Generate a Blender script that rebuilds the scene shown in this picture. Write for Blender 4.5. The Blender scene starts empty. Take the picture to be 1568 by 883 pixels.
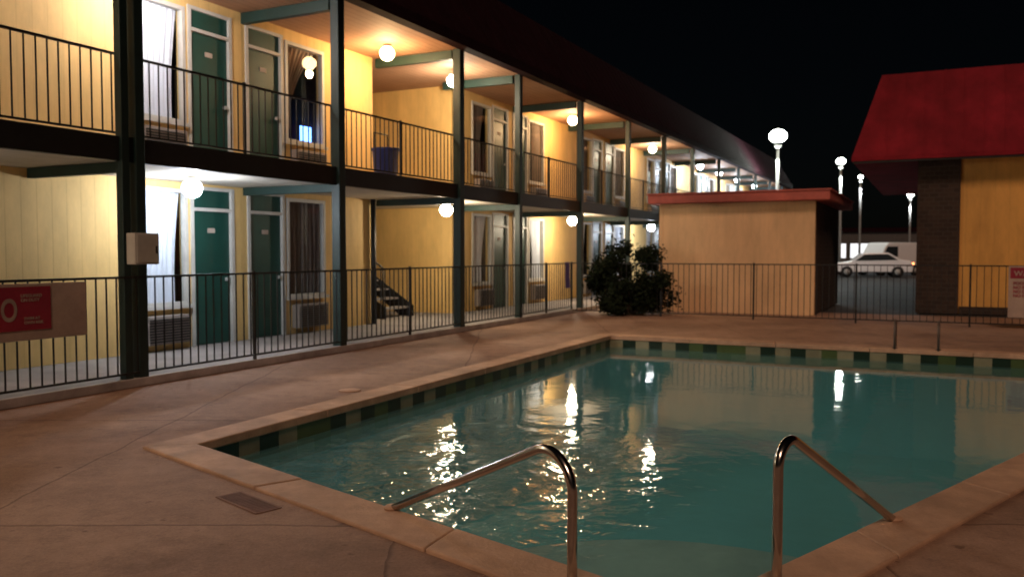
import bpy, bmesh, math, random
from mathutils import Vector, Matrix
from mathutils.geometry import tessellate_polygon
random.seed(7)
sc = bpy.context.scene
COL = sc.collection
sc.view_settings.view_transform = 'Standard'
sc.view_settings.look = 'None'
sc.view_settings.exposure = 0

# ------------------------------------------------------------------ materials
def nodes_of(name):
    m = bpy.data.materials.new(name); m.use_nodes = True
    return m, m.node_tree, m.node_tree.nodes['Principled BSDF']

def mat(name, col, rough=0.7, var=0.15, scale=3.0, bump=0.0, bscale=40.0, metal=0.0, dirt=0.0, coord='Object', spec=0.5):
    m, nt, b = nodes_of(name)
    L = nt.links
    tc = nt.nodes.new('ShaderNodeTexCoord')
    n = nt.nodes.new('ShaderNodeTexNoise'); n.inputs['Scale'].default_value = scale
    n.inputs['Detail'].default_value = 8; n.inputs['Roughness'].default_value = 0.65
    L.new(tc.outputs[coord], n.inputs['Vector'])
    r = nt.nodes.new('ShaderNodeValToRGB')
    r.color_ramp.elements[0].position = 0.3; r.color_ramp.elements[1].position = 0.7
    lo = [c*(1-var) for c in col]; hi = [min(1, c*(1+var)) for c in col]
    r.color_ramp.elements[0].color = (*lo, 1); r.color_ramp.elements[1].color = (*hi, 1)
    L.new(n.outputs['Fac'], r.inputs['Fac'])
    out = r.outputs['Color']
    if dirt > 0:
        n2 = nt.nodes.new('ShaderNodeTexNoise'); n2.inputs['Scale'].default_value = scale*0.28
        n2.inputs['Detail'].default_value = 10; n2.inputs['Roughness'].default_value = 0.7
        L.new(tc.outputs[coord], n2.inputs['Vector'])
        r2 = nt.nodes.new('ShaderNodeValToRGB')
        r2.color_ramp.elements[0].position = 0.38; r2.color_ramp.elements[1].position = 0.62
        r2.color_ramp.elements[0].color = (1-dirt, 1-dirt, 1-dirt, 1); r2.color_ramp.elements[1].color = (1, 1, 1, 1)
        L.new(n2.outputs['Fac'], r2.inputs['Fac'])
        mx = nt.nodes.new('ShaderNodeMixRGB'); mx.blend_type = 'MULTIPLY'; mx.inputs[0].default_value = 1
        L.new(out, mx.inputs[1]); L.new(r2.outputs['Color'], mx.inputs[2])
        out = mx.outputs[0]
    L.new(out, b.inputs['Base Color'])
    b.inputs['Roughness'].default_value = rough
    b.inputs['Metallic'].default_value = metal
    b.inputs['Specular IOR Level'].default_value = spec
    if bump > 0:
        n3 = nt.nodes.new('ShaderNodeTexNoise'); n3.inputs['Scale'].default_value = bscale
        n3.inputs['Detail'].default_value = 6
        L.new(tc.outputs[coord], n3.inputs['Vector'])
        bp = nt.nodes.new('ShaderNodeBump'); bp.inputs['Strength'].default_value = bump
        bp.inputs['Distance'].default_value = 0.02
        L.new(n3.outputs['Fac'], bp.inputs['Height']); L.new(bp.outputs['Normal'], b.inputs['Normal'])
    return m

def emis(name, col, s):
    m, nt, b = nodes_of(name)
    b.inputs['Base Color'].default_value = (0.8, 0.8, 0.8, 1)
    b.inputs['Emission Color'].default_value = (*col, 1)
    b.inputs['Emission Strength'].default_value = s
    return m

def siding(name, col, groove=0.2, axis='sum', depth=0.012, var=0.08, dark=0.75):
    """vertical grooved board siding / ribbed soffit"""
    m, nt, b = nodes_of(name); L = nt.links
    tc = nt.nodes.new('ShaderNodeTexCoord'); sp = nt.nodes.new('ShaderNodeSeparateXYZ')
    L.new(tc.outputs['Object'], sp.inputs[0])
    ad = nt.nodes.new('ShaderNodeMath'); ad.operation = 'ADD'
    if axis == 'sum':
        L.new(sp.outputs['X'], ad.inputs[0]); L.new(sp.outputs['Y'], ad.inputs[1])
    elif axis == 'y':
        L.new(sp.outputs['Y'], ad.inputs[0]); ad.inputs[1].default_value = 0
    else:
        L.new(sp.outputs['X'], ad.inputs[0]); ad.inputs[1].default_value = 0
    dv = nt.nodes.new('ShaderNodeMath'); dv.operation = 'DIVIDE'; dv.inputs[1].default_value = groove
    L.new(ad.outputs[0], dv.inputs[0])
    fr = nt.nodes.new('ShaderNodeMath'); fr.operation = 'FRACT'; L.new(dv.outputs[0], fr.inputs[0])
    rg = nt.nodes.new('ShaderNodeValToRGB')
    e = rg.color_ramp.elements
    e[0].position = 0.0; e[0].color = (0, 0, 0, 1); e[1].position = 0.10; e[1].color = (1, 1, 1, 1)
    L.new(fr.outputs[0], rg.inputs['Fac'])
    n = nt.nodes.new('ShaderNodeTexNoise'); n.inputs['Scale'].default_value = 1.6; n.inputs['Detail'].default_value = 9
    n.inputs['Roughness'].default_value = 0.7
    mp = nt.nodes.new('ShaderNodeMapping'); mp.inputs['Scale'].default_value = (1, 1, 0.35)
    L.new(tc.outputs['Object'], mp.inputs[0]); L.new(mp.outputs[0], n.inputs['Vector'])
    r = nt.nodes.new('ShaderNodeValToRGB')
    r.color_ramp.elements[0].position = 0.3; r.color_ramp.elements[1].position = 0.65
    r.color_ramp.elements[0].color = (*[c*(1-var*2) for c in col], 1); r.color_ramp.elements[1].color = (*[min(1, c*(1+var)) for c in col], 1)
    L.new(n.outputs['Fac'], r.inputs['Fac'])
    mx = nt.nodes.new('ShaderNodeMixRGB'); mx.blend_type = 'MULTIPLY'; mx.inputs[0].default_value = 1-dark
    L.new(r.outputs['Color'], mx.inputs[1]); L.new(rg.outputs['Color'], mx.inputs[2])
    L.new(mx.outputs[0], b.inputs['Base Color'])
    bp = nt.nodes.new('ShaderNodeBump'); bp.inputs['Strength'].default_value = 0.5; bp.inputs['Distance'].default_value = depth
    L.new(rg.outputs['Color'], bp.inputs['Height']); L.new(bp.outputs['Normal'], b.inputs['Normal'])
    b.inputs['Roughness'].default_value = 0.75
    return m

M_yel = siding('yellow_siding', (0.72, 0.48, 0.18), 0.2, depth=0.003, var=0.12, dark=0.90)
M_yel2 = siding('orange_yellow_siding', (0.72, 0.40, 0.10), 0.3, depth=0.003, var=0.13, dark=0.90)
M_yel3 = siding('beige_yellow_siding', (0.70, 0.49, 0.28), 0.2, depth=0.002, dark=0.93, var=0.11)
M_soffit = siding('ribbed_soffit', (0.36, 0.20, 0.12), 0.15, axis='y', dark=0.45)
M_under = mat('slab_underside_paint', (0.55, 0.50, 0.42), 0.8, 0.12, 2, 0.2, 30, dirt=0.2)
M_teal = mat('teal_steel_paint', (0.006, 0.024, 0.022), 0.5, 0.25, 4, 0.1, 30)
M_beam = mat('green_beam_paint', (0.008, 0.032, 0.026), 0.55, 0.25, 4, 0.1, 30)
M_iron = mat('black_iron', (0.010, 0.011, 0.011), 0.5, 0.3, 6)
M_door = mat('green_door_paint', (0.006, 0.055, 0.042), 0.45, 0.15, 3, 0.05, 20)
M_white = mat('white_trim_paint', (0.56, 0.54, 0.50), 0.55, 0.08, 4, 0.05, 20, dirt=0.2)
M_kerb = mat('whitewashed_kerb', (0.50, 0.47, 0.45), 0.8, 0.2, 3, 0.3, 30, dirt=0.35)
M_walk = mat('walkway_concrete', (0.30, 0.27, 0.26), 0.85, 0.15, 2, 0.3, 30, dirt=0.3)
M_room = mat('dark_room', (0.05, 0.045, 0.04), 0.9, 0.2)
M_curt = mat('white_curtain', (0.72, 0.73, 0.82), 0.9, 0.06, 5)
M_curtd = mat('brown_curtain', (0.20, 0.15, 0.13), 0.9, 0.15, 5)
M_ac = mat('ac_beige_metal', (0.30, 0.25, 0.22), 0.5, 0.1, 4, dirt=0.2)
M_dark = mat('dark_grille', (0.02, 0.02, 0.02), 0.6, 0.2)
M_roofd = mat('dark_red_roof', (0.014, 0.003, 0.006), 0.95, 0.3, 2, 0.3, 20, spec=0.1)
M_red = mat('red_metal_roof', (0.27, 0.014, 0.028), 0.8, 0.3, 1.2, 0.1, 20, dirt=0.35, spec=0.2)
M_redtrim = mat('faded_red_trim', (0.48, 0.12, 0.10), 0.7, 0.2, 2, 0.3, 20, dirt=0.45)
M_gal = mat('galvanised_pole', (0.34, 0.34, 0.32), 0.5, 0.1, 3)
M_chrome = mat('stainless_steel', (0.60, 0.58, 0.56), 0.18, 0.08, 8, metal=1.0)
M_dull = mat('dull_ladder_steel', (0.12, 0.10, 0.09), 0.5, 0.1, 8, metal=0.4)
M_blue = mat('blue_plastic', (0.012, 0.030, 0.18), 0.45, 0.1)
M_signw = mat('sign_white_board', (0.46, 0.37, 0.31), 0.7, 0.12, 4, dirt=0.3)
M_signr = mat('sign_red_panel', (0.30, 0.018, 0.045), 0.6, 0.15, 4, dirt=0.2)
M_box = mat('grey_enamel_box', (0.48, 0.47, 0.42), 0.5, 0.1, 6)
M_leaf = mat('dark_foliage', (0.011, 0.019, 0.008), 0.8, 0.5, 6, spec=0.15)
M_twig = mat('bush_twigs', (0.05, 0.035, 0.022), 0.9)
M_towel = mat('purple_towel', (0.12, 0.10, 0.35), 0.95, 0.2, 12)
M_rubber = mat('black_rubber', (0.015, 0.015, 0.015), 0.8)
M_carw = mat('white_car_paint', (0.7, 0.7, 0.7), 0.3, 0.03)
M_card = mat('dark_car_paint', (0.03, 0.03, 0.035), 0.3, 0.05)
M_glass_d = mat('dark_car_glass', (0.02, 0.025, 0.03), 0.1, 0.05)
M_coping = mat('coping_concrete', (0.54, 0.355, 0.235), 0.75, 0.2, 3.0, 0.35, 45, dirt=0.34, coord='Object')
M_tile = [mat('tile_dark_green', (0.010, 0.028, 0.018), 0.3, 0.2), mat('tile_olive', (0.06, 0.10, 0.035), 0.3, 0.2),
          mat('tile_cream', (0.25, 0.26, 0.17), 0.35, 0.2, dirt=0.3)]
M_plaster = mat('teal_pool_plaster', (0.18, 0.52, 0.58), 0.8, 0.08, 0.8, 0.1, 20, dirt=0.14)
M_step = mat('pale_pool_step', (0.62, 0.66, 0.62), 0.8, 0.10, 2, dirt=0.25)
M_asph = mat('asphalt', (0.045, 0.045, 0.045), 0.85, 0.3, 1.5, 0.4, 30, dirt=0.3)
M_cool = emis('lamp_glass_cool', (0.88, 0.94, 1.0), 40)
M_neut = emis('lamp_glass_neutral', (1.0, 0.86, 0.62), 40)
M_warm = emis('lamp_glass_warm', (1.0, 0.70, 0.34), 36)
M_tv = emis('television_screen', (0.12, 0.28, 1.0), 7)
M_tail = emis('orange_marker_light', (1.0, 0.25, 0.06), 6)
M_shop = emis('lit_shop_window', (0.9, 0.95, 1.0), 1.2)

# brick
def brick():
    m, nt, b = nodes_of('brown_brick'); L = nt.links
    tc = nt.nodes.new('ShaderNodeTexCoord'); sp = nt.nodes.new('ShaderNodeSeparateXYZ'); L.new(tc.outputs['Object'], sp.inputs[0])
    ad = nt.nodes.new('ShaderNodeMath'); L.new(sp.outputs['X'], ad.inputs[0]); L.new(sp.outputs['Y'], ad.inputs[1])
    cb = nt.nodes.new('ShaderNodeCombineXYZ'); L.new(ad.outputs[0], cb.inputs['X']); L.new(sp.outputs['Z'], cb.inputs['Y'])
    bt = nt.nodes.new('ShaderNodeTexBrick'); bt.inputs['Scale'].default_value = 2.4
    bt.inputs['Color1'].default_value = (0.050, 0.032, 0.024, 1); bt.inputs['Color2'].default_value = (0.030, 0.021, 0.017, 1)
    bt.inputs['Mortar'].default_value = (0.055, 0.045, 0.038, 1)
    L.new(cb.outputs[0], bt.inputs['Vector']); L.new(bt.outputs['Color'], b.inputs['Base Color'])
    b.inputs['Roughness'].default_value = 0.9
    return m
M_brick = brick()

# deck concrete with joints and cracks
def deckmat():
    m, nt, b = nodes_of('pool_deck_concrete'); L = nt.links
    tc = nt.nodes.new('ShaderNodeTexCoord')
    def noise(s, d=8, r=0.65):
        n = nt.nodes.new('ShaderNodeTexNoise'); n.inputs['Scale'].default_value = s; n.inputs['Detail'].default_value = d
        n.inputs['Roughness'].default_value = r; L.new(tc.outputs['Object'], n.inputs['Vector']); return n
    def ramp(src, p0, p1, c0, c1):
        r = nt.nodes.new('ShaderNodeValToRGB'); e = r.color_ramp.elements
        e[0].position = p0; e[1].position = p1; e[0].color = (*c0, 1); e[1].color = (*c1, 1)
        L.new(src, r.inputs['Fac']); return r.outputs['Color']
    def mul(a, c):
        x = nt.nodes.new('ShaderNodeMixRGB'); x.blend_type = 'MULTIPLY'; x.inputs[0].default_value = 1
        L.new(a, x.inputs[1]); L.new(c, x.inputs[2]); return x.outputs[0]
    c = ramp(noise(0.55).outputs['Fac'], 0.3, 0.7, (0.33, 0.205, 0.140), (0.50, 0.335, 0.240))
    c = mul(c, ramp(noise(5.0, 10, 0.75).outputs['Fac'], 0.32, 0.62, (0.72, 0.70, 0.68), (1, 1, 1)))
    c = mul(c, ramp(noise(60, 3).outputs['Fac'], 0.3, 0.6, (0.80, 0.80, 0.80), (1, 1, 1)))
    # expansion joints
    sp = nt.nodes.new('ShaderNodeSeparateXYZ'); L.new(tc.outputs['Object'], sp.inputs[0])
    nj = noise(1.2, 4)
    for ax, per, off in (('X', 2.4, 0.55), ('Y', 2.9, 1.15)):
        a = nt.nodes.new('ShaderNodeMath'); a.operation = 'ADD'; L.new(sp.outputs[ax], a.inputs[0]); a.inputs[1].default_value = 100*per+off
        w = nt.nodes.new('ShaderNodeMath'); w.operation = 'MULTIPLY_ADD'; L.new(nj.outputs['Fac'], w.inputs[0]); w.inputs[1].default_value = 0.12
        L.new(a.outputs[0], w.inputs[2])
        d = nt.nodes.new('ShaderNodeMath'); d.operation = 'DIVIDE'; L.new(w.outputs[0], d.inputs[0]); d.inputs[1].default_value = per
        f = nt.nodes.new('ShaderNodeMath'); f.operation = 'FRACT'; L.new(d.outputs[0], f.inputs[0])
        c = mul(c, ramp(f.outputs[0], 0.003, 0.010, (0.50, 0.45, 0.43), (1, 1, 1)))
    # stains, broad and small
    c = mul(c, ramp(noise(0.9, 12, 0.8).outputs['Fac'], 0.50, 0.70, (1, 1, 1), (0.56, 0.52, 0.50)))
    c = mul(c, ramp(noise(0.28, 6, 0.6).outputs['Fac'], 0.42, 0.6, (0.78, 0.76, 0.76), (1, 1, 1)))
    c = mul(c, ramp(noise(9.0, 2, 0.5).outputs['Fac'], 0.68, 0.75, (1, 1, 1), (0.60, 0.56, 0.53)))
    L.new(c, b.inputs['Base Color'])
    b.inputs['Roughness'].default_value = 0.8
    bp = nt.nodes.new('ShaderNodeBump'); bp.inputs['Strength'].default_value = 0.5; bp.inputs['Distance'].default_value = 0.018
    L.new(noise(25, 8, 0.7).outputs['Fac'], bp.inputs['Height']); L.new(bp.outputs['Normal'], b.inputs['Normal'])
    return m
M_deck = deckmat()

def glassmat(name, tint, bumpit=False):
    m = bpy.data.materials.new(name); m.use_nodes = True; nt = m.node_tree; L = nt.links
    nt.nodes.clear()
    ior = 1.33 if bumpit else 1.5
    o = nt.nodes.new('ShaderNodeOutputMaterial'); mx = nt.nodes.new('ShaderNodeMixShader')
    tr = nt.nodes.new('ShaderNodeBsdfTransparent'); tr.inputs['Color'].default_value = (*tint, 1)
    gl = nt.nodes.new('ShaderNodeBsdfGlossy'); gl.inputs['Roughness'].default_value = 0.02
    gl.inputs['Color'].default_value = (1, 1, 1, 1)
    fr = nt.nodes.new('ShaderNodeFresnel')
    # thin surface: same reflectance from either face
    ge = nt.nodes.new('ShaderNodeNewGeometry'); mr = nt.nodes.new('ShaderNodeMapRange')
    mr.inputs['To Min'].default_value = ior; mr.inputs['To Max'].default_value = 1/ior
    L.new(ge.outputs['Backfacing'], mr.inputs['Value']); L.new(mr.outputs[0], fr.inputs['IOR'])
    body = tr
    if bumpit:
        df = nt.nodes.new('ShaderNodeBsdfDiffuse'); df.inputs['Color'].default_value = (0.15, 0.41, 0.46, 1)
        mb = nt.nodes.new('ShaderNodeMixShader'); mb.inputs[0].default_value = 0.30
        L.new(tr.outputs[0], mb.inputs[1]); L.new(df.outputs[0], mb.inputs[2]); body = mb
    L.new(fr.outputs[0], mx.inputs[0]); L.new(body.outputs[0], mx.inputs[1]); L.new(gl.outputs[0], mx.inputs[2]); L.new(mx.outputs[0], o.inputs[0])
    if bumpit:
        gl.inputs['Roughness'].default_value = 0.04
        tc = nt.nodes.new('ShaderNodeTexCoord')
        n1 = nt.nodes.new('ShaderNodeTexNoise'); n1.inputs['Scale'].default_value = 2.2; n1.inputs['Detail'].default_value = 2; n1.inputs['Distortion'].default_value = 0.6
        n2 = nt.nodes.new('ShaderNodeTexNoise'); n2.inputs['Scale'].default_value = 8; n2.inputs['Detail'].default_value = 2; n2.inputs['Distortion'].default_value = 0.8
        L.new(tc.outputs['Object'], n1.inputs['Vector']); L.new(tc.outputs['Object'], n2.inputs['Vector'])
        ma = nt.nodes.new('ShaderNodeMath'); ma.operation = 'MULTIPLY_ADD'; ma.inputs[1].default_value = 0.22
        L.new(n2.outputs['Fac'], ma.inputs[0]); L.new(n1.outputs['Fac'], ma.inputs[2])
        # disturbed patch near the shallow corner
        vd = nt.nodes.new('ShaderNodeVectorMath'); vd.operation = 'DISTANCE'; vd.inputs[1].default_value = (-0.75, 6.3, -0.18)
        L.new(tc.outputs['Object'], vd.inputs[0])
        m2 = nt.nodes.new('ShaderNodeMapRange'); m2.inputs['From Min'].default_value = 0.7; m2.inputs['From Max'].default_value = 2.6
        m2.inputs['To Min'].default_value = 2.6; m2.inputs['To Max'].default_value = 0.22
        L.new(vd.outputs['Value'], m2.inputs['Value'])
        mm = nt.nodes.new('ShaderNodeMath'); mm.operation = 'MULTIPLY'; L.new(ma.outputs[0], mm.inputs[0]); L.new(m2.outputs[0], mm.inputs[1])
        bp = nt.nodes.new('ShaderNodeBump'); bp.inputs['Strength'].default_value = 1.0; bp.inputs['Distance'].default_value = 0.014
        L.new(mm.outputs[0], bp.inputs['Height'])
        L.new(bp.outputs['Normal'], gl.inputs['Normal']); L.new(bp.outputs['Normal'], fr.inputs['Normal'])
    return m
M_water = glassmat('pool_water_surface', (0.70, 0.92, 0.91), True)
M_pane = glassmat('window_glass', (0.92, 0.95, 0.95))

# ------------------------------------------------------------------ helpers
def empty(name, loc=(0, 0, 0), rz=0.0, parent=None):
    e = bpy.data.objects.new(name, None); e.location = loc; e.rotation_euler = (0, 0, rz)
    e.empty_display_size = 0.2
    COL.objects.link(e)
    if parent: e.parent = parent
    return e

def add_mesh(name, verts, faces, mats, parent=None, midx=None, smooth=False, bevel=0.0):
    me = bpy.data.meshes.new(name); me.from_pydata([tuple(v) for v in verts], [], faces)
    if not isinstance(mats, (list, tuple)): mats = [mats]
    for m in mats: me.materials.append(m)
    if midx:
        for p, i in zip(me.polygons, midx): p.material_index = i
    if smooth:
        for p in me.polygons: p.use_smooth = True
    me.update()
    o = bpy.data.objects.new(name, me); COL.objects.link(o)
    if parent: o.parent = parent
    if bevel > 0:
        b = o.modifiers.new('Bevel', 'BEVEL'); b.width = bevel; b.segments = 2; b.limit_method = 'ANGLE'
    return o

def boxes(name, lst, m, parent=None, bevel=0.0):
    V = []; F = []
    for (x0, x1, y0, y1, z0, z1) in lst:
        k = len(V)
        V += [(x0, y0, z0), (x1, y0, z0), (x1, y1, z0), (x0, y1, z0), (x0, y0, z1), (x1, y0, z1), (x1, y1, z1), (x0, y1, z1)]
        F += [(k, k+3, k+2, k+1), (k+4, k+5, k+6, k+7), (k, k+1, k+5, k+4), (k+1, k+2, k+6, k+5), (k+2, k+3, k+7, k+6), (k+3, k, k+4, k+7)]
    return add_mesh(name, V, F, m, parent, bevel=bevel)

def tube(name, pts, r, m, parent=None, seg=14):
    """swept tube through points"""
    V = []; F = []
    pts = [Vector(p) for p in pts]; n = len(pts)
    prev = None
    for i, p in enumerate(pts):
        t = (pts[min(i+1, n-1)] - pts[max(i-1, 0)]).normalized()
        if prev is None:
            a = Vector((0, 0, 1)) if abs(t.z) < 0.9 else Vector((1, 0, 0))
            u = t.cross(a).normalized()
        else:
            u = (prev - t*prev.dot(t)).normalized()
        prev = u; w = t.cross(u)
        rr = r[i] if isinstance(r, (list, tuple)) else r
        for k in range(seg):
            a = 2*math.pi*k/seg
            V.append(p + (u*math.cos(a) + w*math.sin(a))*rr)
    for i in range(n-1):
        for k in range(seg):
            F.append((i*seg+k, i*seg+(k+1) % seg, (i+1)*seg+(k+1) % seg, (i+1)*seg+k))
    F.append(tuple(range(seg))[::-1]); F.append(tuple(range((n-1)*seg, n*seg)))
    return add_mesh(name, V, F, m, parent, smooth=True)

def lathe(name, prof, m, parent=None, loc=(0, 0, 0), seg=20, smooth=True):
    V = []; F = []
    for (r, z) in prof:
        for k in range(seg):
            a = 2*math.pi*k/seg; V.append((loc[0]+r*math.cos(a), loc[1]+r*math.sin(a), loc[2]+z))
    for i in range(len(prof)-1):
        for k in range(seg):
            F.append((i*seg+k, i*seg+(k+1) % seg, (i+1)*seg+(k+1) % seg, (i+1)*seg+k))
    F.append(tuple(range(seg))[::-1]); F.append(tuple(range((len(prof)-1)*seg, len(prof)*seg)))
    return add_mesh(name, V, F, m, parent, smooth=smooth)

def point(name, loc, col, w, r=0.08, parent=None):
    l = bpy.data.lights.new(name, 'POINT'); l.color = col; l.energy = w; l.shadow_soft_size = r
    o = bpy.data.objects.new(name, l); o.location = loc; COL.objects.link(o)
    if parent: o.parent = parent
    return o

TH = math.radians(63.5)
P0 = (-4.28, 9.51, 0.0)
E = Vector((math.cos(TH), math.sin(TH), 0)); N = Vector((-math.sin(TH), math.cos(TH), 0))
def W(s, t, z=0): return Vector(P0) + E*s + N*t + Vector((0, 0, z))

# ------------------------------------------------------------------ pool outline
C1 = Vector((-2.45, 6.48)); C0 = Vector((0.757, 3.47)); C3 = Vector((9.35, 11.2)); C2 = Vector((1.74, 15.0))
POOL = [C0, C3, C2, C1]      # counter-clockwise
def offs(poly, d):
    out = []; n = len(poly)
    for i in range(n):
        p = poly[i]; a = (p-poly[i-1]).normalized(); b = (poly[(i+1) % n]-p).normalized()
        na = Vector((a.y, -a.x)); nb = Vector((b.y, -b.x))
        bis = (na+nb).normalized(); out.append(p + bis*(d/bis.dot(na)))
    return out
def sheet_with_hole(name, outer, hole, z, m):
    a = [Vector((*p, z)) for p in outer]; h = [Vector((p[0], p[1], z)) for p in hole]
    tris = tessellate_polygon([a, h]); V = a+h
    F = []
    for t in tris:
        A, B, C = (V[i] for i in t)
        F.append(tuple(t) if (B-A).cross(C-A).z > 0 else tuple(reversed(t)))
    return add_mesh(name, V, F, m)
sheet_with_hole('ground', [(-400, -400), (400, -400), (400, 400), (-400, 400)], offs(POOL, 0.2), -0.03, M_asph)
dk = [W(-14, 2.0), W(-14, -22), W(15.5, -22), W(15.5, 2.0)]
sheet_with_hole('pool_deck', [(p.x, p.y) for p in dk], offs(POOL, 0.25), 0.0, M_deck)

pool = empty('swimming_pool')
def coping():
    V = []; F = []
    inn = offs(POOL, -0.02); out = offs(POOL, 0.30)
    n = 4
    for i in range(n):
        a0, a1 = inn[i], inn[(i+1) % n]; b0, b1 = out[i], out[(i+1) % n]
        Ln = (a1-a0).length; k = max(1, round(Ln/1.5))
        for j in range(k):
            g = 0.004/Ln
            u0 = j/k + (g if j > 0 else 0); u1 = (j+1)/k - (g if j < k-1 else 0)
            q = [a0.lerp(a1, u0), a0.lerp(a1, u1), b0.lerp(b1, u1), b0.lerp(b1, u0)]
            s = len(V)
            for z in (-0.055, 0.022 + random.uniform(-0.002, 0.002)):
                V.extend([(p.x, p.y, z) for p in q])
            F += [(s+3, s+2, s+1, s), (s+4, s+5, s+6, s+7)] + [(s+c, s+(c+1) % 4, s+4+(c+1) % 4, s+4+c) for c in range(4)]
    o = add_mesh('coping', V, F, M_coping, pool)
    bm = bmesh.new(); bm.from_mesh(o.data); bmesh.ops.recalc_face_normals(bm, faces=bm.faces); bm.to_mesh(o.data); bm.free()
    b = o.modifiers.new('Bevel', 'BEVEL'); b.width = 0.012; b.segments = 3
coping()
def tiles():
    V = []; F = []; MI = []
    for i in range(4):
        a, b = POOL[i], POOL[(i+1) % 4]; Ln = (b-a).length; k = round(Ln/0.235)
        for j in range(k):
            p = a.lerp(b, j/k); q = a.lerp(b, (j+1)/k); s = len(V)
            V += [(p.x, p.y, -0.21), (q.x, q.y, -0.21), (q.x, q.y, -0.05), (p.x, p.y, -0.05)]
            F.append((s+3, s+2, s+1, s)); MI.append(2 if j % 2 else (0 if random.random() < 0.7 else 1))
            if j % 2 and random.random() < 0.25: MI[-1] = 1
            s = len(V)
            V += [(p.x, p.y, -0.36), (q.x, q.y, -0.36), (q.x, q.y, -0.21), (p.x, p.y, -0.21)]
            F.append((s+3, s+2, s+1, s)); MI.append(2 if j % 2 == 0 else 1)
    add_mesh('waterline_tiles', V, F, M_tile, pool, midx=MI)
tiles()
fl = [-1.0, -1.6, -1.7, -1.0]
V = [(p.x, p.y, -0.36) for p in POOL] + [(p.x, p.y, z) for p, z in zip(POOL, fl)]
F = [(i, (i+1) % 4 + 0, (i+1) % 4+4, i+4) for i in range(4)] + [(4, 5, 6), (4, 6, 7)]
add_mesh('basin', V, F, M_plaster, pool)
# corner entry steps
dA = (C3-C0).normalized(); dB = (C1-C0).normalized()
V = []; F = []
for a, z in ((1.85, -0.34), (2.3, -0.55), (2.75, -0.76)):
    s = len(V)
    arc = [C0 + dA*(a*max(0, math.cos(t))**0.8) + dB*(a*max(0, math.sin(t))**0.8) for t in [k*math.pi/2/12 for k in range(13)]]
    ring = [C0+(dA+dB)*0.002] + arc
    V += [(p.x, p.y, z) for p in ring] + [(p.x, p.y, z-0.3) for p in ring]
    n = len(ring)
    F.append(tuple(range(s, s+n)))
    for i in range(n): F.append((s+i, s+(i+1) % n, s+n+(i+1) % n, s+n+i))
add_mesh('entry_steps', V, F, M_step, pool)
wp = offs(POOL, -0.003)
add_mesh('water', [(p.x, p.y, -0.185) for p in wp], [(0, 1, 2, 3)], M_water)

# ------------------------------------------------------------------ handrails
def rail(name, base, top_z, end, r_bend=0.15, rad=0.023):
    e = empty(name)
    b = Vector(base); en = Vector(end)
    corner = Vector((b.x, b.y, top_z))
    d2 = (en-corner).normalized(); d1 = Vector((0, 0, 1))
    ang = math.acos(max(-1, min(1, (-d1).dot(d2))))
    td = r_bend/math.tan(ang/2)
    s_ = corner - d1*td; f_ = corner + d2*td
    pts = [b, b.lerp(s_, 0.5), s_]
    bis = ((-d1)+d2).normalized(); cen = corner + bis*(r_bend/math.sin(ang/2))
    va = s_-cen; vb = f_-cen; tot = va.angle(vb); ax = va.cross(vb).normalized()
    for k in range(1, 17):
        pts.append(cen + Matrix.Rotation(tot*k/16, 3, ax) @ va)
    pts += [f_.lerp(en, 0.5), en]
    tube('rail_tube', pts, rad, M_chrome, e, 20)
    for q in (b, en):
        lathe('flange', [(0.05, 0), (0.05, 0.008), (0.042, 0.016), (0.028, 0.020)], M_coping, e, (q.x, q.y, 0.022))
rail('pool_handrail', (0.265, 3.68, 0.0), 0.70, (-0.69, 4.84, 0.02), r_bend=0.17)
rail('pool_handrail', (1.165, 3.68, 0.0), 0.73, (2.11, 4.64, 0.02), r_bend=0.11)

# far grab rails
lad = empty('pool_grab_rails')
A = Vector((C2.x, C2.y, 0)); D = Vector((C3.x-C2.x, C3.y-C2.y, 0)).normalized(); inw = Vector((D.y, -D.x, 0))
if inw.dot(Vector((C0.x, C0.y, 0))-A) < 0: inw = -inw
for k in (4.6, 5.2):
    q = A + D*k
    pts = [q-inw*0.35+Vector((0, 0, 0)), q-inw*0.35+Vector((0, 0, 0.28))]
    for i in range(1, 9):
        a = math.pi*i/8
        pts.append(q + inw*(-0.17-0.18*math.cos(a)) + Vector((0, 0, 0.28+0.16*math.sin(a))))
    pts.append(q+inw*0.01+Vector((0, 0, 0.01)))
    tube('rail_tube', pts, 0.018, M_dull, lad, 12)
    for off in (-0.35, 0.0):
        p = q+inw*off-inw*(0.03 if off == 0 else 0)
        lathe('flange', [(0.04, 0), (0.04, 0.01), (0.022, 0.016)], M_dull, lad, (p.x, p.y, 0.022 if off == 0 else 0.003))

# drain plate in deck
dr = empty('deck_drain_cover', (-1.58, 5.02, 0.0), math.radians(-44))
boxes('frame', [(-0.24, 0.24, -0.085, -0.07, 0.002, 0.006), (-0.24, 0.24, 0.07, 0.085, 0.002, 0.006), (-0.24, -0.225, -0.07, 0.07, 0.002, 0.006), (0.225, 0.24, -0.07, 0.07, 0.002, 0.006)], mat('drain_frame', (0.22, 0.13, 0.10), 0.9), dr)
boxes('slats', [(-0.225+i*0.03, -0.203+i*0.03, -0.07, 0.07, 0.003, 0.005) for i in range(15)], mat('drain_slat', (0.15, 0.085, 0.07), 0.9, 0.3, 8), dr)
lathe('skimmer_lid', [(0.12, 0), (0.12, 0.008), (0.11, 0.012)], M_coping, None, (-1.75, 9.1, 0.001))

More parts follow.
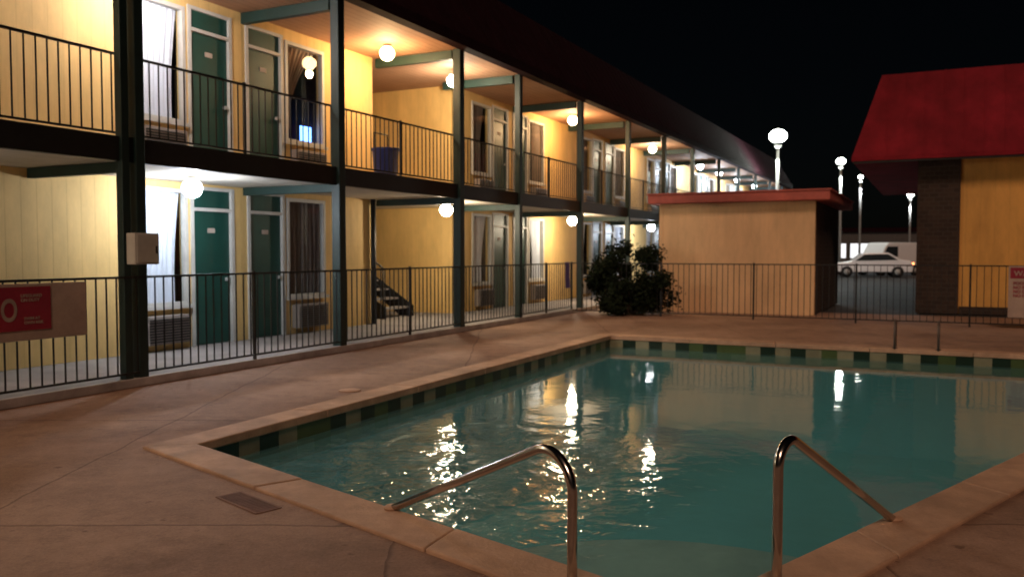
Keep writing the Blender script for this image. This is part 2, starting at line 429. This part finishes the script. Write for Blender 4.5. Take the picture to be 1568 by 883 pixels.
# ------------------------------------------------------------------ motel building (local frame s,t,z)
mo = empty('motel_building', P0, TH)
TW = 1.72; S0, S1 = -9.0, 46.0
Z1, Z1b, Z2, ZC = 0.10, 2.50, 2.72, 5.22
units = [-7.0, 1.42, 10.9, 17.7, 24.4, 31.1, 37.8]
PASS = (7.0, 10.0)
wall = []; pan = []; frames = []; doors = []; trans = []; sills = []
def curtain(name, s0, s1, z0, z1, t, m, gather=0.0, amp=0.018, wl=0.11):
    V = []; F = []; n = max(8, int((s1-s0)/0.018)); rows = 8
    for j in range(rows+1):
        v = j/rows; z = z0+(z1-z0)*v
        for i in range(n+1):
            u = i/n
            if gather > 0: e1 = s0+(s1-s0)*(1-gather*math.sin(math.pi*(1-v)*0.6)); s = s0+(e1-s0)*u
            elif gather < 0: e0 = s1-(s1-s0)*(1+gather*math.sin(math.pi*(1-v)*0.6)); s = e0+(s1-e0)*u
            else: s = s0+(s1-s0)*u
            V.append((s, t+amp*math.sin(2*math.pi*(s0+(s1-s0)*u)/wl + 0.7*math.sin(9*u))+0.006*math.sin(31*u+3*v), z))
    for j in range(rows):
        for i in range(n):
            k = j*(n+1)+i; F.append((k, k+1, k+n+2, k+n+1))
    return add_mesh(name, V, F, m, mo, smooth=True)
panes = []; acs = []; acg = []; plaq = []; knobs = []; rooms = []
def wnd(s0, s1, z):
    zb, zt = z+0.62, z+2.30
    f = 0.055
    frames.extend([(s0, s1, TW-0.03, TW+0.06, zb, zb+f), (s0, s1, TW-0.03, TW+0.06, zt-f, zt),
                   (s0, s0+f, TW-0.03, TW+0.06, zb+f, zt-f), (s1-f, s1, TW-0.03, TW+0.06, zb+f, zt-f)])
    frames.append((s0-0.04, s1+0.04, TW-0.07, TW-0.032, zb-0.04, zb+0.012))
    panes.append((s0+f, s1-f, TW+0.02, zb+f, zt-f))
    wall.append((s0, s1, TW, TW+0.15, z, zb-0.0))
    a0 = s0+0.12; a1 = min(s1-0.1, a0+0.82)
    acs.append((a0, a1, TW-0.16, TW-0.003, z+0.10, z+0.50))
    for k in range(9):
        acg.append((a0+0.04, a1-0.04, TW-0.172, TW-0.162, z+0.135+k*0.038, z+0.152+k*0.038))
def door(s0, s1, z):
    zt = z+2.0
    frames.extend([(s0-0.06, s0, TW-0.025, TW+0.08, z, z+2.36), (s1, s1+0.06, TW-0.025, TW+0.08, z, z+2.36),
                   (s0, s1, TW-0.02, TW+0.08, zt, zt+0.05), (s0, s1, TW-0.02, TW+0.08, z+2.31, z+2.36)])
    doors.append((s0+0.004, s1-0.004, TW+0.03, TW+0.075, z+0.01, zt-0.004))
    trans.append((s0, s1, TW+0.02, TW+0.06, zt+0.05, z+2.31))
    c = (s0+s1)/2
    plaq.append((c-0.07, c+0.07, TW+0.02, TW+0.029, z+1.68, z+1.75))
    knobs.append((s1-0.10, s1-0.05, TW-0.03, TW+0.029, z+0.95, z+1.0))
for z, zt in ((Z1, Z1b), (Z2, ZC)):
    cur = S0
    for a in units:
        b = a+4.1
        if cur < PASS[0] < a:
            wall.append((cur, PASS[0], TW, TW+0.15, z, zt)); cur = PASS[1]
            wall.append((PASS[0]-0.15, PASS[0], TW+0.15, TW+5.0, z, zt))
            wall.append((PASS[1], PASS[1]+0.15, TW+0.15, TW+5.0, z, zt))
            wall.append((PASS[0], PASS[1], TW+5.0, TW+5.15, z, zt))
        wall.append((cur, a, TW, TW+0.15, z, zt))
        wnd(a, a+0.98, z); door(a+1.10, a+1.84, z)
        wall.append((a+1.90, a+2.19, TW, TW+0.15, z, zt))
        door(a+2.25, a+2.99, z); wnd(a+3.10, b, z)
        wall.append((a, a+1.90, TW, TW+0.15, z+2.36, zt)); wall.append((a+2.19, b, TW, TW+0.15, z+2.36, zt))
        wall.append((a, a+0.98, TW+0.0, TW+0.15, z+2.30, z+2.36)); wall.append((a+3.10, b, TW+0.0, TW+0.15, z+2.30, z+2.36))
        wall.append((a+0.98, a+1.04, TW, TW+0.15, z, z+2.36)); wall.append((a+3.05, a+3.10, TW, TW+0.15, z, z+2.36))
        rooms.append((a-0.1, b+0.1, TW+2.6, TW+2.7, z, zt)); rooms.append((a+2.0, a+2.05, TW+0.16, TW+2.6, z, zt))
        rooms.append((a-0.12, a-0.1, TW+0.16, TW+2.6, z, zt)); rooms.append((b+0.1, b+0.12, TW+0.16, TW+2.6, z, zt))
        cur = b
    wall.append((cur, S1, TW, TW+0.15, z, zt))
boxes('siding_walls', wall, M_yel, mo)
boxes('trim_frames', frames, M_white, mo)
boxes('guest_doors', doors, M_door, mo)
boxes('transom_panels', trans, M_door, mo)
V = []; F = []
for (x0, x1, y, z0, z1) in panes:
    k = len(V); V += [(x0, y, z0), (x1, y, z0), (x1, y, z1), (x0, y, z1)]; F.append((k, k+1, k+2, k+3))
add_mesh('window_panes', V, F, M_pane, mo)
boxes('ac_cabinets', acs, M_ac, mo, 0.008)
boxes('ac_grilles', acg, M_dark, mo)
boxes('number_plaques', plaq, M_signw, mo)
boxes('door_knobs', knobs, M_gal, mo)
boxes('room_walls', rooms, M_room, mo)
for ui, a in enumerate(units):
    for z in (Z1, Z2):
        zb, zt = z+0.66, z+2.26
        if a == 1.42:
            curtain('curtain', a+0.05, a+0.93, zb, zt, TW+0.09, M_curt, gather=0.12)
            if z == Z1: curtain('curtain', a+3.15, a+4.05, zb, zt, TW+0.09, M_curtd, gather=0.0)
            else:
                curtain('curtain', a+3.15, a+4.0, zb+0.2, zt, TW+0.09, M_curtd, gather=0.8)
        else:
            curtain('curtain', a+0.05, a+random.uniform(0.6, 0.93), zb, zt, TW+0.09, random.choice([M_curt, M_curtd, M_curtd]), gather=random.choice([0, 0.3]))
            curtain('curtain', a+3.15+random.uniform(0, 0.4), a+4.05, zb, zt, TW+0.09, random.choice([M_curt, M_curtd]), gather=random.choice([0, -0.3]))
boxes('television', [(5.28, 5.55, TW+0.30, TW+0.33, Z2+0.74, Z2+1.0)], M_tv, mo)
boxes('ground_walkway', [(S0, S1, -0.14, TW+5, 0.005, Z1-0.004)], M_walk, mo)
boxes('walkway_kerb', [(S0, S1, -0.20, -0.14, 0.003, Z1)], M_kerb, mo, 0.008)
boxes('balcony_slab', [(S0, S1, -0.06, TW+5, Z1b+0.004, Z2)], M_under, mo)
boxes('balcony_fascia', [(S0, S1, -0.14, -0.06, Z1b-0.02, Z2+0.03)], M_iron, mo, 0.006)
boxes('upper_ceiling', [(S0, S1, -0.20, TW+5, ZC, ZC+0.04)], M_soffit, mo)
PS = [(-0.17, 0.10), (0.02, 0.12), (3.58, 0.15), (7.14, 0.16), (9.66, 0.13), (13.15, 0.14), (16.8, 0.13), (20.4, 0.13), (24.0, 0.13), (28.2, 0.13), (32.0, 0.13), (36.0, 0.13), (40.0, 0.13), (44.0, 0.13), (-4.2, 0.15), (-8.2, 0.15)]
po = []; be = []
for s, w in PS:
    po.append((s-w/2, s+w/2, -0.143-w*0.35, -0.143+w*0.65, 0.0, ZC-0.002))
    if s != -0.17:
        be.append((s-0.05, s+0.05, 0.0, TW-0.003, ZC-0.17, ZC-0.004))
        be.append((s-0.05, s+0.05, -0.055, TW-0.003, Z1b-0.12, Z1b))
boxes('posts', po, M_teal, mo, 0.008)
boxes('cross_beams', be, M_beam, mo, 0.005)
V = [(S0, -0.42, ZC-0.03), (S1, -0.42, ZC-0.03), (S1, -0.42, ZC+0.16), (S0, -0.42, ZC+0.16), (S0, 0.5, ZC+1.7), (S1, 0.5, ZC+1.7), (S1, 9, ZC+1.7), (S0, 9, ZC+1.7), (S0, -0.20, ZC-0.03), (S1, -0.20, ZC-0.03),
     (S1, 9, 0), (S0, 9, 0), (S0, TW, 0), (S1, TW, 0), (S0, TW, ZC+0.1), (S1, TW, ZC+0.1)]
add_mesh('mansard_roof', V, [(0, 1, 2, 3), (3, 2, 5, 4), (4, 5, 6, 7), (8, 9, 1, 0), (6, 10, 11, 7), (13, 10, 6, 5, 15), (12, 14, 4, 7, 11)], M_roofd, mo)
V = []; F = []
s = S0+0.3
while s < S1:
    k = len(V)
    for ds in (0, 0.04):
        V += [(s+ds, -0.44, ZC+0.15), (s+ds, 0.49, ZC+1.70), (s+ds, 0.52, ZC+1.66), (s+ds, -0.41, ZC+0.14)]
    F += [(k, k+1, k+5, k+4), (k, k+3, k+2, k+1), (k+4, k+5, k+6, k+7)]
    s += 0.45
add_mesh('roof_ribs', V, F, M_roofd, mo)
def railing(name, parent, a, b, zb, zt, along='s', fix=0.0, step=0.125, posts=(), pw=0.04):
    L = []
    def bx(u0, u1, h, z0, z1):
        if along == 's': L.append((u0, u1, fix-h, fix+h, z0, z1))
        else: L.append((fix-h, fix+h, u0, u1, z0, z1))
    bx(a, b, 0.018, zt-0.025, zt); bx(a, b, 0.012, zb+0.07, zb+0.092)
    u = a+step/2
    while u < b:
        j = random.uniform(-0.004, 0.004)
        bx(u-0.0065+j, u+0.0065+j, 0.0065, zb+0.08, zt-0.015); u += step
    for p in posts: bx(p-pw/2, p+pw/2, pw/2+0.001, zb-0.02, zt+0.02)
    return boxes(name, L, M_iron, parent)
railing('balcony_railing', mo, S0, S1, Z2, 3.67, posts=[-1.7, 1.8, 5.4, 11.5, 15.0, 18.6, 22.2], pw=0.03)
tube('drain_pipe', [(6.9, TW-0.07, Z1), (6.9, TW-0.07, Z1b)], 0.05, M_iron, mo, 10)
tube('drain_pipe', [(10.05, TW-0.07, Z1), (10.05, TW-0.07, Z1b)], 0.04, M_iron, mo, 10)

# stair flight inside passage
st = empty('staircase', P0, TH)
sb = []
for i in range(12):
    sb.append((8.0, 9.0, TW+0.5+i*0.27, TW+0.5+i*0.27+0.30, Z1+0.17+i*0.19, Z1+0.21+i*0.19))
boxes('treads', sb, M_walk, st)
V = []; F = []
for s in (7.97, 9.0):
    k = len(V)
    for ds in (0, 0.03):
        V += [(s+ds, TW+0.4, Z1), (s+ds, TW+0.75, Z1), (s+ds, TW+3.8, Z1+2.1), (s+ds, TW+3.8, Z1+2.38), (s+ds, TW+0.4, Z1+0.22)]
    F += [(k, k+1, k+2, k+3, k+4), (k+9, k+8, k+7, k+6, k+5)] + [(k+i, k+5+i, k+5+(i+1) % 5, k+(i+1) % 5) for i in range(5)]
add_mesh('stringers', V, F, M_iron, st)
for s in (7.95,):
    tube('stair_rail', [(s, TW+0.45, Z1), (s, TW+0.45, Z1+1.05), (s, TW+3.6, Z1+3.2)], 0.022, M_iron, st, 8)
    tube('mid_rail', [(s, TW+0.45, Z1+0.6), (s, TW+3.6, Z1+2.75)], 0.016, M_iron, st, 8)
    for i in range(1, 6):
        tube('baluster', [(s, TW+0.45+i*0.5, Z1+0.2+i*0.34), (s, TW+0.45+i*0.5, Z1+1.05+i*0.34)], 0.012, M_iron, st, 6)

# ceiling lamps
def clamp_(s, t, z, m, col, w):
    e = empty('ceiling_lamp', W(s, t, z), TH)
    lathe('base', [(0.03, 0.14), (0.08, 0.14), (0.085, 0.11), (0.07, 0.10)], M_white, e)
    lathe('globe', [(0.02, -0.135), (0.08, -0.112), (0.122, -0.06), (0.135, 0.0), (0.118, 0.055), (0.07, 0.098)], m, e)
    point('bulb', (0, 0, -0.21), col, w, 0.07, e)
cool = (0.80, 0.88, 1.0); neut = (1.0, 0.82, 0.58); warm = (1.0, 0.62, 0.30)
T = 0.85
clamp_(1.7, T, 2.35, M_cool, cool, 85); clamp_(8.3, T, 2.35, M_neut, neut, 100)
clamp_(15.0, T, 2.35, M_neut, neut, 95); clamp_(22.2, T, 2.35, M_cool, cool, 100); clamp_(29.2, T, 2.35, M_cool, cool, 100); clamp_(36, T, 2.35, M_cool, cool, 100)
clamp_(1.3, T, 5.07, M_cool, (1.0, 0.90, 0.86), 115); clamp_(6.25, T, 5.07, M_warm, warm, 120); clamp_(8.6, T, 5.0, M_neut, neut, 105)
clamp_(15.0, T, 5.07, M_warm, warm, 135); clamp_(22.3, T, 5.07, M_neut, neut, 100)
clamp_(29.0, T, 5.07, M_cool, cool, 190); clamp_(32.5, T, 5.07, M_cool, cool, 190); clamp_(36.5, T, 5.07, M_cool, cool, 190); clamp_(41.0, T, 5.07, M_cool, cool, 190)
clamp_(-5.2, T, 2.35, M_neut, neut, 70); clamp_(-4.0, T, 5.07, M_neut, neut, 100)

# blue bin on balcony
bn = empty('blue_trash_bin', W(5.75, 0.55, Z2), TH)
lathe('tub', [(0.19, 0.0), (0.23, 0.52), (0.25, 0.53), (0.25, 0.57), (0.22, 0.57), (0.18, 0.05)], M_blue, bn)
tube('cart_handle', [(-0.2, 0.1, 0.5), (-0.2, 0.1, 0.83), (0.2, 0.1, 0.83), (0.2, 0.1, 0.5)], 0.014, M_iron, bn, 8)

# electrical box on post
eb = empty('electrical_box', W(-0.22, -0.30, 1.36), TH)
boxes('cabinet', [(-0.03, 0.29, -0.09, 0.045, 0.0, 0.34)], M_box, eb, 0.01)
boxes('door_panel', [(-0.01, 0.27, -0.10, -0.092, 0.02, 0.32)], M_box, eb, 0.004)
boxes('latch', [(0.23, 0.25, -0.112, -0.101, 0.12, 0.2)], M_dark, eb)
boxes('mount_strap', [(0.06, 0.32, 0.046, 0.075, 0.08, 0.11), (0.06, 0.32, 0.046, 0.075, 0.24, 0.27)], M_gal, eb)

# ------------------------------------------------------------------ pool fence
fe = empty('pool_fence', P0, TH)
railing('fence_along_motel', fe, S0, 12.5, Z1-0.02, 1.23, fix=-0.17, posts=[-3.0, 1.75, 5.4, 11.0, 12.5], pw=0.032)
railing('fence_across', fe, -17.0, -0.17, 0.0, 1.23, along='t', fix=12.5, posts=[-2.4, -4.5, -6.6, -8.7, -10.8, -12.9, -15.0, -17], pw=0.035)
V = []; F = []
for j in range(11):
    for i in range(9):
        V.append((12.0+i*0.035+0.012*math.sin(j*0.8), -0.205-0.012*math.sin(i*1.5+j*0.2), 1.25-j*0.062))
for j in range(10):
    for i in range(8):
        k = j*9+i; F.append((k, k+1, k+10, k+9))
to = add_mesh('hanging_towel', V, F, M_towel, None, smooth=True); to.location = P0; to.rotation_euler = (0, 0, TH)

# safety signs
def text(body, size, loc, rot, m, parent, ax='LEFT'):
    c = bpy.data.curves.new('lettering', 'FONT'); c.body = body; c.size = size; c.align_x = ax; c.extrude = 0.001; c.offset = size*0.02
    c.materials.append(m); o = bpy.data.objects.new('lettering', c); o.location = loc; o.rotation_euler = rot
    COL.objects.link(o); o.parent = parent; return o
sg = empty('pool_safety_sign', P0, TH)
boxes('board', [(-3.3, -0.72, -0.225, -0.212, 0.64, 1.19)], M_signw, sg, 0.003)
boxes('red_panel', [(-2.3, -1.12, -0.231, -0.227, 0.74, 1.16)], M_signr, sg)
R = (math.radians(90), 0, 0)
no = text('NO', 0.30, (-1.79, -0.233, 0.84), R, M_signw, sg); no.scale = (0.68, 1, 1)
text('LIFEGUARD\nON DUTY', 0.042, (-1.43, -0.233, 1.06), R, M_signw, sg)
text('SWIM AT\nOWN RISK', 0.040, (-1.40, -0.233, 0.84), R, M_signw, sg)
sg2 = empty('pool_rules_sign', W(12.5, -9.35, 0), TH-math.pi/2)
boxes('board', [(0.0, 0.9, -0.05, -0.035, 0.22, 1.22)], M_signw, sg2, 0.003)
boxes('red_header', [(0.03, 0.87, -0.056, -0.052, 0.98, 1.19)], M_signr, sg2)
text('WARNING', 0.14, (0.09, -0.058, 1.03), R, M_signw, sg2)
text('POOL RULES\nNO RUNNING\nNO DIVING\nNO GLASS', 0.08, (0.08, -0.058, 0.86), R, M_signr, sg2)

# ------------------------------------------------------------------ pump house
ph = empty('pump_house', P0, TH)
a0, a1, b0, b1 = 14.3, 19.6, -5.55, -1.82
boxes('walls', [(a0, a0+0.15, b0, b1, 0, 2.68), (a0+0.15, a1, b1-0.15, b1, 0, 2.68), (a1-0.15, a1, b0+0.15, b1-0.15, 0, 2.68)], M_yel3, ph)
boxes('brick_side', [(a0+0.15, a1, b0, b0+0.15, 0, 2.68)], M_brick, ph)
boxes('corner_trim', [(a0-0.02, a0-0.003, b1-0.09, b1+0.0, 0.02, 2.66), (a0-0.02, a0-0.003, b0, b0+0.09, 0.02, 2.66)], M_yel3, ph)
boxes('roof_slab', [(a0-0.30, a1+0.3, b0-0.35, b1+0.22, 2.685, 2.90)], M_redtrim, ph, 0.02)
boxes('roof_gravel_stop', [(a0-0.33, a1+0.33, b0-0.38, b1+0.25, 2.90, 2.94)], M_redtrim, ph, 0.008)

# ------------------------------------------------------------------ office building
of = empty('motel_office', P0, TH)
so, to_ = 15.92, -6.18
Zr = 3.71; Zt = 5.86
V = [(so, to_, Zr), (so, -22, Zr), (so+14, -22, Zr), (so+14, to_, Zr), (so, to_, Zr+0.10), (so, -22, Zr+0.10), (so+14, -22, Zr+0.10), (so+14, to_, Zr+0.10),
     (so+0.6, to_-0.62, Zt), (so+0.6, -21.4, Zt), (so+13.4, -21.4, Zt), (so+13.4, to_-0.62, Zt)]
F = [(0, 1, 2, 3), (0, 4, 5, 1), (1, 5, 6, 2), (2, 6, 7, 3), (3, 7, 4, 0), (4, 8, 9, 5), (5, 9, 10, 6), (6, 10, 11, 7), (7, 11, 8, 4), (8, 11, 10, 9)]
add_mesh('mansard_roof', V, F, M_red, of)
V = []; F = []
t = to_-0.75
while t > -21:
    k = len(V)
    for dt in (0, -0.03):
        V += [(so-0.015, t+dt, Zr+0.09), (so+0.585, t+dt, Zt+0.005), (so+0.62, t+dt, Zt-0.01), (so+0.02, t+dt, Zr+0.08)]
    F += [(k, k+1, k+5, k+4), (k, k+3, k+2, k+1), (k+4, k+5, k+6, k+7)]
    t -= 0.42
add_mesh('standing_seams', V, F, M_red, of)
boxes('brick_pier', [(16.45, 25.5, -8.58, -7.65, 0, Zr-0.003)], M_brick, of)
boxes('front_wall', [(16.52, 25.5, -21, -8.583, 0, Zr-0.003)], M_yel2, of)
boxes('wall_base', [(16.47, 16.517, -21, -8.6, 0.0, 0.18)], M_brick, of)
boxes('soffit_trim', [(so+0.02, so+0.09, -21.8, to_-0.03, Zr-0.05, Zr-0.003)], M_iron, of)

# ------------------------------------------------------------------ bush
def bush(name, loc, rx, ry, h, n):
    e = empty(name, loc)
    rng = random.Random(11)
    cl = []
    for i in range(34):
        a = rng.uniform(0, 2*math.pi); zz = rng.uniform(0.08, 0.95); rr = math.sqrt(max(0.05, 1-(zz*1.5-0.62)**2))*rng.uniform(0.35, 1.0)
        cl.append((rx*rr*math.cos(a), ry*rr*math.sin(a), h*zz*rng.uniform(0.75, 1.05), rng.uniform(0.12, 0.30)))
    V = []; F = []
    for i in range(n):
        c = rng.choice(cl); d = Vector((rng.gauss(0, 1), rng.gauss(0, 1), rng.gauss(0, 1))).normalized()*c[3]*(rng.uniform(0.4, 1.2) if rng.random() < 0.9 else rng.uniform(1.1, 1.9))
        p = Vector(c[:3])+d
        if p.z < 0.03: continue
        u = Vector((rng.gauss(0, 1), rng.gauss(0, 1), rng.gauss(0, 0.7))).normalized(); w = u.cross(Vector((rng.gauss(0, 1), rng.gauss(0, 1), rng.gauss(0, 1)))).normalized()
        l = rng.uniform(0.035, 0.075); k = len(V)
        V += [p-u*l, p+w*l*0.4, p+u*l, p-w*l*0.4]; F.append((k, k+1, k+2, k+3))
    add_mesh('leaves', V, F, M_leaf, e)
    for i in range(20):
        c = cl[i]; tube('stem', [(0.1*math.cos(i), 0.1*math.sin(i), 0), (c[0]*0.4, c[1]*0.4, c[2]*0.5), c[:3]], [0.025, 0.015, 0.006], M_twig, e, 6)
bush('round_shrub', (2.78, 20.0, 0), 0.90, 0.85, 1.60, 15000)

# ------------------------------------------------------------------ street lamps & far car park
def slamp(x, y, h, col, w, em, size=0.30):
    e = empty('street_lamp', (x, y, -0.03))
    lathe('footing', [(0.28, 0), (0.28, 0.6), (0.22, 0.62)], M_walk, e)
    tube('pole', [(0, 0, 0.6), (0, 0, h*0.6), (0, 0, h-0.15)], [0.10, 0.08, 0.06], M_gal, e, 12)
    lathe('collar', [(0.06, h-0.25), (0.16, h-0.18), (0.18, h-0.10)], M_gal, e)
    prof = [(size*math.sin(math.radians(a)), h+0.02+size*0.75*(1-math.cos(math.radians(a)))) for a in range(25, 171, 15)]
    lathe('lens', prof, em, e)
    lathe('cap', [(size*0.25, h+0.02+size*1.48), (size*0.2, h+0.06+size*1.5), (0.03, h+0.10+size*1.5)], M_gal, e)
    point('bulb', (0, 0, h-0.75), col, w, 0.2, e)
E_w = emis('street_lamp_lens', (0.93, 1.0, 0.90), 40)
E_o = emis('sodium_lamp_lens', (1.0, 0.5, 0.2), 14)
slamp(12.45, 40, 6.6, (0.92, 1.0, 0.9), 700, E_w, 0.40)
slamp(21.2, 55, 7.1, (0.9, 1.0, 0.95), 700, E_w, 0.28)
slamp(27.8, 68, 7.3, (0.9, 0.95, 1.0), 600, E_w, 0.18)
slamp(37.4, 80, 6.6, (0.9, 0.95, 1.0), 700, E_w, 0.28)
slamp(36.5, 100, 3.9, (1.0, 0.6, 0.3), 600, E_o, 0.25)

def car(name, x, y, rz, m, van=False):
    e = empty(name, (x, y, -0.03), rz)
    if van:
        prof = [(-2.4, 0.35), (2.3, 0.35), (2.4, 0.8), (2.1, 1.1), (1.5, 1.2), (1.0, 2.0), (0.8, 2.1), (-2.3, 2.1), (-2.4, 1.9)]
        win = [(1.35, 1.2), (0.95, 1.85), (0.1, 1.85), (0.1, 1.2)]
    else:
        prof = [(-2.2, 0.32), (2.2, 0.32), (2.25, 0.62), (2.1, 0.82), (1.1, 0.95), (0.5, 1.42), (-0.9, 1.46), (-1.6, 1.05), (-2.15, 0.98), (-2.25, 0.7)]
        win = [(0.95, 0.97), (0.42, 1.36), (-0.85, 1.39), (-1.4, 1.03)]
    n = len(prof); V = [(p[0], -0.86, p[1]) for p in prof]+[(p[0], 0.86, p[1]) for p in prof]
    F = [tuple(range(n)), tuple(range(2*n-1, n-1, -1))]+[(i, n+i, n+(i+1) % n, (i+1) % n) for i in range(n)]
    add_mesh('body', V, F, m, e, bevel=0.06)
    for s_ in (-0.868, 0.868):
        add_mesh('side_windows', [(p[0], s_, p[1]) for p in win], [tuple(range(len(win)))], M_glass_d, e)
    for wx in (-1.4, 1.4):
        for s_ in (-0.78, 0.78):
            tube('wheel', [(wx, s_-0.11, 0.33), (wx, s_+0.11, 0.33)], 0.33, M_rubber, e, 18)
            tube('hubcap', [(wx, s_-0.12, 0.33), (wx, s_+0.12, 0.33)], 0.17, M_gal, e, 12)
    boxes('lights', [(-2.29, -2.2, -0.8, -0.5, 0.72, 0.88), (-2.29, -2.2, 0.5, 0.8, 0.72, 0.88)], M_tail if not van else M_signr, e)
car('parked_van', 24.4, 55, math.radians(200), M_carw, van=True)
car('parked_car', 21.5, 51, math.radians(165), M_carw)
car('parked_car', 28.5, 64, math.radians(175), M_card)
sh = empty('roadside_shop', (48, 120, 0), math.radians(-20))
boxes('walls', [(-14, 14, 0, 8, 0, 4.2)], mat('shop_wall', (0.08, 0.08, 0.08), 0.8), sh)
boxes('parapet', [(-14.3, 14.3, -0.3, 8.3, 4.2, 4.8)], M_roofd, sh)
boxes('shop_windows', [(-13+i*3.2, -10.4+i*3.2, -0.06, -0.01, 0.6, 2.6) for i in range(8)], M_shop, sh)
boxes('mullions', [(-13.2+i*3.2, -13.05+i*3.2, -0.1, -0.003, 0.3, 2.8) for i in range(9)], M_dark, sh)

# ------------------------------------------------------------------ world, sun, camera
w = bpy.data.worlds.new('World'); sc.world = w; w.use_nodes = True
nt = w.node_tree; bg = nt.nodes['Background']
sky = nt.nodes.new('ShaderNodeTexSky'); sky.sky_type = 'NISHITA'; sky.sun_disc = False
EL = math.radians(42)
sky.sun_elevation = EL
dirv = Vector((0.10, 0.83, 0)).normalized()
sky.sun_rotation = math.atan2(-dirv.x, -dirv.y)
nt.links.new(sky.outputs[0], bg.inputs[0]); bg.inputs[1].default_value = 0.0003
sl = bpy.data.lights.new('sun', 'SUN'); sl.energy = 1.0; sl.angle = math.radians(14); sl.color = (1.0, 0.60, 0.41)
so_ = bpy.data.objects.new('sun', sl); COL.objects.link(so_)
d = Vector((dirv.x*math.cos(EL), dirv.y*math.cos(EL), -math.sin(EL)))
so_.rotation_euler = d.to_track_quat('-Z', 'Y').to_euler()

cam = bpy.data.cameras.new('camera'); co = bpy.data.objects.new('camera', cam); COL.objects.link(co)
co.location = (0, 0, 1.5); co.rotation_euler = (math.radians(90-2.49), 0, 0)
cam.sensor_width = 36; cam.lens = 36*1300/1568; cam.clip_end = 1500
cam.dof.use_dof = True; cam.dof.focus_distance = 4.5; cam.dof.aperture_fstop = 2.5
sc.camera = co
